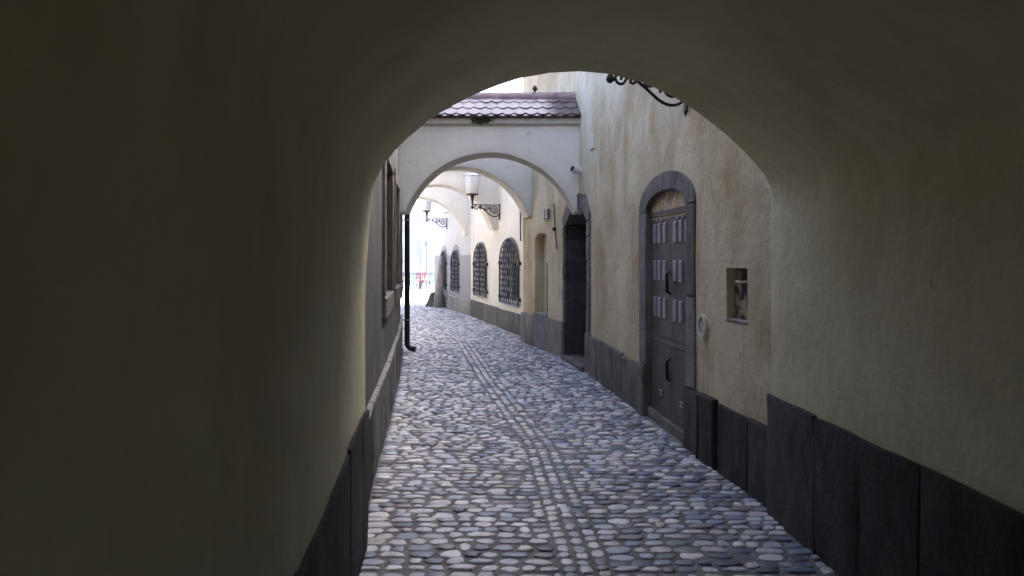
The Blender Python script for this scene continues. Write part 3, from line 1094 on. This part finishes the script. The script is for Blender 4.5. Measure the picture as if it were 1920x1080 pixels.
stones = []       # (x, y, w, l, h, rot, variant, colour)
rs = random.Random(99)
def colour(x, y):
    c = rs.choice(PALC)
    if x > interp([(b[0], b[1]) for b in BAND], y) + .15 and rs.random() < .28:
        c = rs.choice([(.16, .20, .29), (.085, .105, .16), (.30, .33, .40)])
    k = rs.uniform(1.0, 1.55)
    return tuple(min(.78, v * k * m_ * rs.uniform(.97, 1.03)) for v, m_ in zip(c, (1.0, 1.0, .98)))
def add_stone(x, y, w, l, rot=None):
    patch = mnoise.noise(Vector((x * .9, y * .6, 4)))
    h = rs.uniform(.007, .017) - max(0, patch - .1) * .012
    if rs.random() < .07:
        h *= .45
    stones.append((x, y, w, l, h, rs.uniform(-.10, .10) if rot is None else rot, rs.randrange(16), colour(x, y)))
bw = .128
y = 1.0
while y < 27.6:
    pitch = rs.uniform(.080, .102)
    xc = interp([(b[0], b[1]) for b in BAND], y)
    for lo, hi in ((left_x(y) - .02, xc - bw), (xc + bw, right_x(y) + .02)):
        x = lo + rs.uniform(0, .012)
        while x < hi - .035:
            w = rs.choice((.075, .095, .11, .12, .13, .145, .17)) * rs.uniform(.92, 1.1)
            if x + w > hi:
                w = hi - x
            if w < .04:
                break
            wob = .030 * mnoise.noise(Vector((x * 2.2, y * .8, 1.7))) + rs.uniform(-.007, .007)
            slant = -.14 * (x - xc) * min(1, y / 12)
            l = pitch * rs.uniform(.72, .97)
            if rs.random() < .08:
                l *= .72
            elif rs.random() < .14:
                l *= rs.uniform(1.1, 1.35)
            add_stone(x + w / 2, y + wob + slant * .5, w * rs.uniform(.86, 1.0), l)
            x += w
    y += pitch
for col in (-1, 0, 1):
    y = 1.0
    while y < 27.6:
        l = rs.uniform(.075, .125)
        xc = interp([(b[0], b[1]) for b in BAND], y)
        sl = (interp([(b[0], b[1]) for b in BAND], y + .1) - interp([(b[0], b[1]) for b in BAND], y - .1)) / .2
        add_stone(xc + col * .088 + rs.uniform(-.006, .006), y + l / 2, rs.uniform(.070, .080), l * .90, -math.atan(sl) * -1 * -1 + rs.uniform(-.08, .08))
        y += l

def in_frame(s):
    x, y = s[0], s[1]
    if y < 4.0:
        return False
    px = 960 + 1500 * x / y
    py = 484 + 2400 / y
    return 0 < px < 1920 and py < 1085
order = sorted(range(len(stones)), key=lambda i: (not in_frame(stones[i]), stones[i][1]))
near = set(order[:300])

vmesh = []
for k, (vv, ff) in enumerate(variants):
    me = bpy.data.meshes.new('cobblestone')
    me.from_pydata([tuple(v) for v in vv], [], ff)
    me.polygons.foreach_set('use_smooth', [True] * len(ff))
    at = me.color_attributes.new('stone_col', 'FLOAT_COLOR', 'POINT')
    at.data.foreach_set('color', [1.0] * (4 * len(vv)))
    me.materials.append(M['cobble'])
    vmesh.append(me)
allv, allf, allc = [], [], []
off = 0
for i, (x, y, w, l, h, rot, k, c) in enumerate(stones):
    if i in near:
        o = bpy.data.objects.new('cobblestone', vmesh[k])
        C.objects.link(o)
        o.parent = pavement
        o.location = (x, y, 0)
        o.rotation_euler = (0, 0, rot)
        o.scale = (w, l, h)
        o.color = (c[0], c[1], c[2], 1)
    else:
        vv, ff = variants[k]
        q = vv * np.array([w, l, h])
        cr, sr = math.cos(rot), math.sin(rot)
        allv.append(np.stack([q[:, 0] * cr - q[:, 1] * sr + x, q[:, 0] * sr + q[:, 1] * cr + y, q[:, 2]], 1))
        allf += [tuple(j + off for j in f) for f in ff]
        allc.append(np.tile(np.array([c[0], c[1], c[2], 1.0]), (len(vv), 1)))
        off += len(vv)
me = bpy.data.meshes.new('cobblestones')
me.from_pydata(np.concatenate(allv).tolist(), [], allf)
me.polygons.foreach_set('use_smooth', [True] * len(allf))
at = me.color_attributes.new('stone_col', 'FLOAT_COLOR', 'POINT')
at.data.foreach_set('color', np.concatenate(allc).ravel().astype(np.float32))
me.materials.append(M['cobble'])
o = bpy.data.objects.new('cobblestones', me)
C.objects.link(o)
o.parent = pavement
o['kind'] = 'stuff'
print('stones', len(stones))

# ---------------------------------------------------------------- wall lanterns
def spiral(cx, cz, r0, r1, a0, turns, n=34):
    return [(cx + (r0 + (r1 - r0) * k / n) * math.cos(a0 + turns * 2 * math.pi * k / n), 0, cz + (r0 + (r1 - r0) * k / n) * math.sin(a0 + turns * 2 * math.pi * k / n)) for k in range(n + 1)]

def catmull(pts, n=6):
    out = []
    P = [Vector(p) for p in pts]
    for i in range(len(P) - 1):
        p0, p1, p2, p3 = P[max(i - 1, 0)], P[i], P[i + 1], P[min(i + 2, len(P) - 1)]
        for k in range(n):
            t = k / n
            out.append(.5 * ((2 * p1) + (p2 - p0) * t + (2 * p0 - 5 * p1 + 4 * p2 - p3) * t * t + (3 * p1 - p0 - 3 * p2 + p3) * t ** 3))
    out.append(P[-1])
    return out

def make_lantern():
    t = thing('wall_lantern', (0, 0, 0), '', 'lantern', 'wall lanterns on scrolled iron brackets')
    m = MB()
    m.box((0, -.022, -.27), (.014, .022, .02))
    m.tube([(.007, 0, -.27), (.007, 0, -.31)], [.016, .002], 8)
    m.build('wall_plate', 'iron', t)
    m = MB()
    m.box((.012, -.011, -.018), (.565, .011, 0))
    m.tube(catmull([(.015, 0, -.165), (.05, 0, -.215), (.12, 0, -.232), (.20, 0, -.205), (.30, 0, -.125), (.38, 0, -.065), (.43, 0, -.040)]), .0115, 8)
    m.tube(spiral(.118, -.112, .088, .014, -.4, 2.1), .0095, 8)
    m.tube(catmull([(.20, 0, -.085), (.215, 0, -.05), (.235, 0, -.02)]), .009, 8)
    m.tube(spiral(.285, -.062, .052, .010, math.pi * .9, 1.5), .0085, 8)
    m.tube(catmull([(.232, 0, -.062), (.20, 0, -.10), (.205, 0, -.135)]), .008, 8)
    m.tube(catmull([(.43, 0, -.040), (.40, 0, -.03), (.385, 0, -.055), (.395, 0, -.085), (.42, 0, -.085), (.425, 0, -.065), (.412, 0, -.060)]), .010, 8)
    m.tube(catmull([(.43, 0, -.040), (.455, 0, -.060), (.475, 0, -.088), (.505, 0, -.095), (.53, 0, -.075), (.535, 0, -.045), (.512, 0, -.030), (.49, 0, -.045), (.497, 0, -.065)]), .0105, 8)
    m.tube(catmull([(.535, 0, -.05), (.55, 0, -.07), (.575, 0, -.075)]), .010, 8)
    m.build('bracket', 'iron', t, True)
    m = MB()
    m.lathe((.575, 0, 0), [(.004, -.095), (.022, -.085), (.029, -.065), (.024, -.045), (.014, -.03), (.014, .0), (.021, .012), (.021, .03), (.013, .04), (.020, .05), (.024, .07), (.030, .12), (.040, .15), (.045, .175)], 14)
    m.build('post', 'iron', t, True)
    m = MB()
    m.lathe((.575, 0, 0), [(.03, .172), (.112, .176), (.118, .184), (.118, .196), (.106, .202)], 24)
    m.build('bottom_rim', 'iron', t)
    m = MB()
    m.lathe((.575, 0, 0), [(.100, .2), (.108, .21), (.160, .525), (.158, .535)], 28)
    smooth_by_angle(m.build('glass_shade', 'glass_lamp', t), 40)
    m = MB()
    m.lathe((.575, 0, 0), [(.15, .53), (.176, .53), (.178, .548), (.165, .560), (.125, .585), (.07, .603), (.025, .612)], 28)
    smooth_by_angle(m.build('cap', 'cap', t), 40)
    m = MB()
    m.lathe((.575, 0, 0), [(.018, .608), (.026, .625), (.026, .655), (.016, .668), (.020, .685), (.010, .705), (.002, .72)], 12)
    m.build('finial', 'iron', t, True)
    return t

def copy_tree(o, parent=None):
    c = o.copy()
    C.objects.link(c)
    c.parent = parent
    for chd in o.children:
        copy_tree(chd, c)
    return c
lan = make_lantern()
spots = [(WA, 1.77, 3.165, 'near lantern on the ochre house, only its scrolled bracket tip showing under the vault'),
         (WB, 3.27, 2.83, 'frosted wall lantern on a scrolled iron bracket on the cream house'),
         (WB, 10.72, 2.87, 'far frosted wall lantern on the white house by the square')]
for i, (W, s, z, lab) in enumerate(spots):
    o = lan if i == 0 else copy_tree(lan)
    p, nn_ = W.plan(s)
    o.location = (p.x + nn_.x * .006, p.y + nn_.y * .006, z)
    o.rotation_euler = (0, 0, math.atan2(nn_.y, nn_.x) + (.10 if i == 0 else 0.16))
    o['label'] = lab
    if i == 0:
        o.scale = (1.18, 1.18, 1.18)

# ---------------------------------------------------------------- small fittings
# downpipe
px_, py_ = -1.785, 13.62
m = MB()
pts = [(px_, py_, 4.15), (px_, py_, 3.0), (px_, py_, 1.0), (px_, py_, .16)] + [(px_ + .10 * (1 - math.cos(a)), py_ - .02 * math.sin(a), .16 - .10 * math.sin(a)) for a in (math.pi / 10 * k for k in range(1, 6))] + [(px_ + .15, py_ - .03, .055)]
dp = thing('downpipe', (px_, py_, 0), 'black green metal downpipe with curved shoe on the grey house', 'pipe')
m.tube(pts, .047, 14)
smooth_by_angle(m.build('pipe', 'pipe', dp), 50)
for z in (.55, 2.25, 3.8):
    m = MB()
    m.tube([(px_, py_, z - .015), (px_, py_, z + .015)], .053, 14)
    m.tube([(px_, py_, z), (px_ - .13, py_ + .02, z)], .010, 6)
    m.build('clamp', 'vent', dp)

# round vent on the ochre house
c0, nn_ = WA.plan(1.33)
vt = thing('round_vent', (c0.x, c0.y, .97), 'round ivory vent cover with spokes beside the meter cabinet', 'vent')
def disc_ring(r0, r1, o0, o1, mb, n=28):
    for i in range(n):
        a, b = 2 * math.pi * i / n, 2 * math.pi * (i + 1) / n
        P8 = []
        for o_ in (o0, o1):
            for (r, an) in ((r0, a), (r1, a), (r1, b), (r0, b)):
                P8.append(WA.at(1.33 + r * math.cos(an), 1.06 + r * math.sin(an), o_))
        mb.add(P8, [(4, 5, 6, 7), (0, 1, 5, 4), (1, 2, 6, 5), (2, 3, 7, 6), (3, 0, 4, 7)])
m = MB()
disc_ring(.072, .098, -.01, .030, m)
m.build('rim', 'ivory', vt)
m = MB()
disc_ring(.002, .074, -.01, .004, m)
m.build('backing', 'board', vt)
m = MB()
for k in range(4):
    a = math.pi * k / 4 + .2
    u, v = math.cos(a), math.sin(a)
    q = [(1.33 + r * u - w_ * v, 1.06 + r * v + w_ * u) for r, w_ in ((-.078, -.007), (.078, -.007), (.078, .007), (-.078, .007))]
    fit(WA, q, 0, .020 + .0004 * k, '', '', None, m)
m.build('spokes', 'ivory', vt)

# plaque, camera, vent box, rod, pole
pm = thing('wall_plaque', tuple(WA.at(5.88, 3.07)), 'blank white plaque high on the ochre house', 'plaque')
slab('plate', WA, 5.75, 6.02, 3.08, 3.31, -.01, .022, 'ivory', pm, .006, .001, 9)
cc = thing('security_camera', tuple(WA.at(6.72, 2.86)), 'small white dome security camera beside the tile roofed arch', 'camera')
m = MB()
b0 = WA.at(6.70, 2.88, -.02)
nrm = WA.at(6.70, 2.88, 1) - WA.at(6.70, 2.88, 0)
m.tube([b0, b0 + nrm * .06], [.045, .045], 14)
m.tube([b0 + nrm * .05, b0 + nrm * .08 + Vector((0, -.01, -.005)), b0 + nrm * .135 + Vector((-.01, -.05, .02))], [.046, .052, .050], 14)
smooth_by_angle(m.build('housing', 'white_metal', cc), 40)
m = MB()
e0 = b0 + nrm * .132 + Vector((-.01, -.048, .018))
e1 = e0 + (e0 - (b0 + nrm * .08)).normalized() * .012
m.tube([e0, e1], [.043, .038], 14)
m.build('lens', 'black', cc)
vb = thing('vent_box', tuple(WA.at(8.84, 2.26)), 'pair of small grey vent boxes above the arched niche', 'vent')
for a in (8.70, 8.87):
    slab('vent_cowl', WA, a, a + .13, 2.27, 2.44, -.01, .05, 'vent', vb, .008, .001, a)
rd = thing('iron_rod', tuple(WA.at(8.25, 1.74)), 'thin rusty iron rod with a knob beside the dark doorway', 'rod')
m = MB()
m.tube([WA.at(8.34, 2.50, .03), WA.at(8.25, 2.10, .035), WA.at(8.16, 1.74, .03)], .011, 6)
m.build('bar', 'iron', rd)
m = MB()
m.lathe(tuple(WA.at(8.26, 2.08, .045)), [(.005, -.035), (.03, -.02), (.036, 0), (.03, .02), (.005, .035)], 10)
m.build('knob', 'iron', rd, True)
m = MB()
m.tube([WB.at(1.18, 1.95, .03), WB.at(1.18, 4.3, .03)], .016, 6)
o = m.build('conduit', 'black')
tag(o, 'thin black conduit running down the cream house wall', 'conduit')

# ridge ball on the near arch roof
m = MB()
m.lathe((.345, 12.1, 4.105), [(.012, 0), (.014, .02), (.034, .035), (.040, .06), (.030, .085), (.012, .098), (.004, .115)], 12)
tag(m.build('ridge_finial', 'iron', None, True), 'small dark ball finial on the ridge of the tiled arch roof', 'finial')

# guard stones at the corner of the white house
gs = thing('guard_stone', (-2.34, 25.85, 0), 'tall rough conical guard stone at the white house corner', 'stone')
def rough_stone(name, c, prof, parent, mat, sx=1.0, sy=1.0, lean=(0, 0), seed=0):
    m = MB()
    N = 12
    for (r, z) in prof:
        for k in range(N):
            a = 2 * math.pi * k / N
            rr = r * (1 + .10 * mnoise.noise(Vector((math.cos(a) * 1.6 + seed, math.sin(a) * 1.6, z * 2.4))))
            m.v.append((c[0] + rr * math.cos(a) * sx + lean[0] * z, c[1] + rr * math.sin(a) * sy + lean[1] * z, c[2] + z))
    for j in range(len(prof) - 1):
        for k in range(N):
            m.f.append((j * N + k, j * N + (k + 1) % N, (j + 1) * N + (k + 1) % N, (j + 1) * N + k))
    m.f.append(tuple((len(prof) - 1) * N + k for k in range(N)))
    o = m.build(name, mat, parent)
    smooth_by_angle(o, 45)
    return o
rough_stone('foot_stone', (-2.36, 25.85, 0), [(.17, -.02), (.175, .12), (.165, .36), (.15, .425)], gs, 'pale_stone', seed=2)
rough_stone('shaft', (-2.35, 25.87, .43), [(.145, 0), (.14, .1), (.115, .5), (.08, .95), (.06, 1.2), (.02, 1.24)], gs, 'pale_stone', 1, 1, (.05, .02), seed=5)
ws = thing('leaning_stone', (-2.72, 26.3, 0), 'low wedge of grey stone leaning beside the guard stone', 'stone')
m = MB()
m.add([(-2.86, 26.2, -.01), (-2.58, 26.2, -.01), (-2.55, 26.5, -.01), (-2.84, 26.5, -.01), (-2.66, 26.26, .46), (-2.50, 26.26, .50), (-2.48, 26.48, .48), (-2.64, 26.48, .44)],
      [(0, 1, 5, 4), (1, 2, 6, 5), (2, 3, 7, 6), (3, 0, 4, 7), (4, 5, 6, 7)])
m.build('wedge', 'grey_stone', ws)
pp = thing('stone_parapet', (-2.4, 33.0, 0), 'white limestone parapet with a sloping end beyond the alley mouth', 'parapet')
m = MB()
m.box((-3.55, 32.8, -.01), (1.0, 33.5, .30))
m.build('base', 'white_block', pp)
m = MB()
q = [(-3.36, .305), (1.0, .305), (1.0, 1.3), (-2.90, 1.3)]
m.add([(x, 32.9, z) for x, z in q] + [(x, 33.4, z) for x, z in q], [(0, 1, 2, 3), (7, 6, 5, 4), (0, 4, 5, 1), (1, 5, 6, 2), (2, 6, 7, 3), (3, 7, 4, 0)])
m.build('wall', 'white_block', pp)

# ---------------------------------------------------------------- cafe on the square
def chair(loc, rz, mat, label):
    t = thing('cafe_chair', (0, 0, 0), label, 'chair', 'metal chairs at the cafe tables')
    m = MB()
    m.box((-.20, -.19, .43), (.20, .19, .46))
    m.build('seat', mat, t)
    m = MB()
    m.tube(catmull([(-.18, .18, .45), (-.19, .22, .62), (-.17, .24, .82), (0, .26, .86), (.17, .24, .82), (.19, .22, .62), (.18, .18, .45)], 4), .018, 6)
    for q in (-.10, 0, .10):
        m.box((q - .022, .215, .50), (q + .022, .232, .83))
    m.build('backrest', mat, t)
    for sx in (-1, 1):
        for sy in (-1, 1):
            m = MB()
            m.tube([(sx * .17, sy * .16, .44), (sx * .21, sy * .21, 0)], [.028, .018], 6)
            m.build('leg', mat, t)
    t.location = (loc[0], loc[1], -.02)
    t.rotation_euler = (0, 0, rz)
    return t
def table(loc, w, label):
    t = thing('cafe_table', (0, 0, 0), label, 'table', 'cafe tables on the square')
    m = MB()
    m.box((-w / 2, -.35, .72), (w / 2, .35, .755))
    m.build('table_top', 'wood', t)
    for sx in (-1, 1):
        for sy in (-1, 1):
            m = MB()
            m.box((sx * (w / 2 - .06) - .02, sy * .29 - .02, 0), (sx * (w / 2 - .06) + .02, sy * .29 + .02, .72))
            m.build('leg', 'black', t)
    t.location = (loc[0], loc[1], -.02)
table((-5.35, 42.9), 1.0, 'wooden cafe table partly hidden by the black downpipe')
table((-4.40, 42.9), 1.15, 'brown topped cafe table with blue and black chairs')
chairs = [(-5.55, 42.0, 3.1, 'black', 'black chair at the table beside the downpipe'), (-5.28, 42.1, 2.9, 'teal', 'teal metal chair, first coloured one beside the downpipe'),
          (-5.02, 42.0, 3.3, 'sky_blue', 'light blue chair between the teal and the red chairs'), (-4.85, 42.5, 2.4, 'teal', 'dark teal chair half behind the red chairs'),
          (-4.72, 41.8, 3.0, 'red', 'red metal chair nearer the light blue chair at cafe table'), (-4.52, 42.0, 3.4, 'red', 'red metal chair next to the pale blue pair of chairs'),
          (-4.30, 41.8, 3.1, 'sky_blue', 'light blue chair right beside the red pair'), (-4.12, 42.1, 2.9, 'sky_blue', 'light blue chair beside the black chair at the brown table'),
          (-3.92, 42.2, 3.2, 'black', 'black chair at the end of the brown table by the parapet'), (-3.72, 42.9, 1.6, 'black', 'black chair sideways at the brown table end, half behind parapet')]
for x, y, rz, mt, lab in chairs:
    chair((x, y), rz, mt, lab)

# lamp post and far building
lp = thing('lamp_post', (-8.0, 75, -.02), 'slim blue grey lamp post before the far pale building', 'lamp post')
m = MB()
m.lathe((-8.0, 75, -.02), [(.26, 0), (.26, .12), (.14, .4), (.07, .5), (.06, 1.4), (.045, 2.7), (.04, 2.75)], 12)
m.build('post', 'far_lamp', lp)
m = MB()
m.lathe((-8.0, 75, 2.73), [(.05, 0), (.10, .04), (.15, .34), (.19, .36), (.07, .48), (.02, .60)], 12)
m.build('lamp_head', 'far_lamp', lp)

fb = thing('far_building', (-8, 86, 0), 'pale many-windowed building across the bright square', 'building')
m = MB()
m.box((-32, 86, -.02), (16, 98, 15))
m.build('wall', 'facade', fb)
for z in (1.2, 4.6, 8.3, 12.0):
    m = MB()
    m.box((-32, 85.88, z), (16, 85.995, z + .22))
    m.build('string_course', 'facade_trim', fb)
m = MB()
m.tube([(-9.75, 85.9, 0), (-9.75, 85.9, 14.9)], .09, 8)
m.build('downpipe', 'facade_trim', fb)
wx = -30.6
while wx < 15:
    for z in (1.7, 5.3, 9.0):
        m = MB()
        m.box((wx - .15, 85.93, z - .15), (wx + 1.35, 85.995, z + 2.35))
        w = m.build('window', 'facade_trim', fb)
        for q in (0, 1):
            m = MB()
            m.box((wx + .02 + q * .61, 85.91, z + .02), (wx + .57 + q * .61, 85.928, z + 2.15))
            m.build('pane', 'far_glass', w)
    wx += 2.9
m = MB()
m.box((-32.5, 85.3, 15.0), (16.5, 98.5, 15.5))
m.build('roof', 'facade_trim', fb)
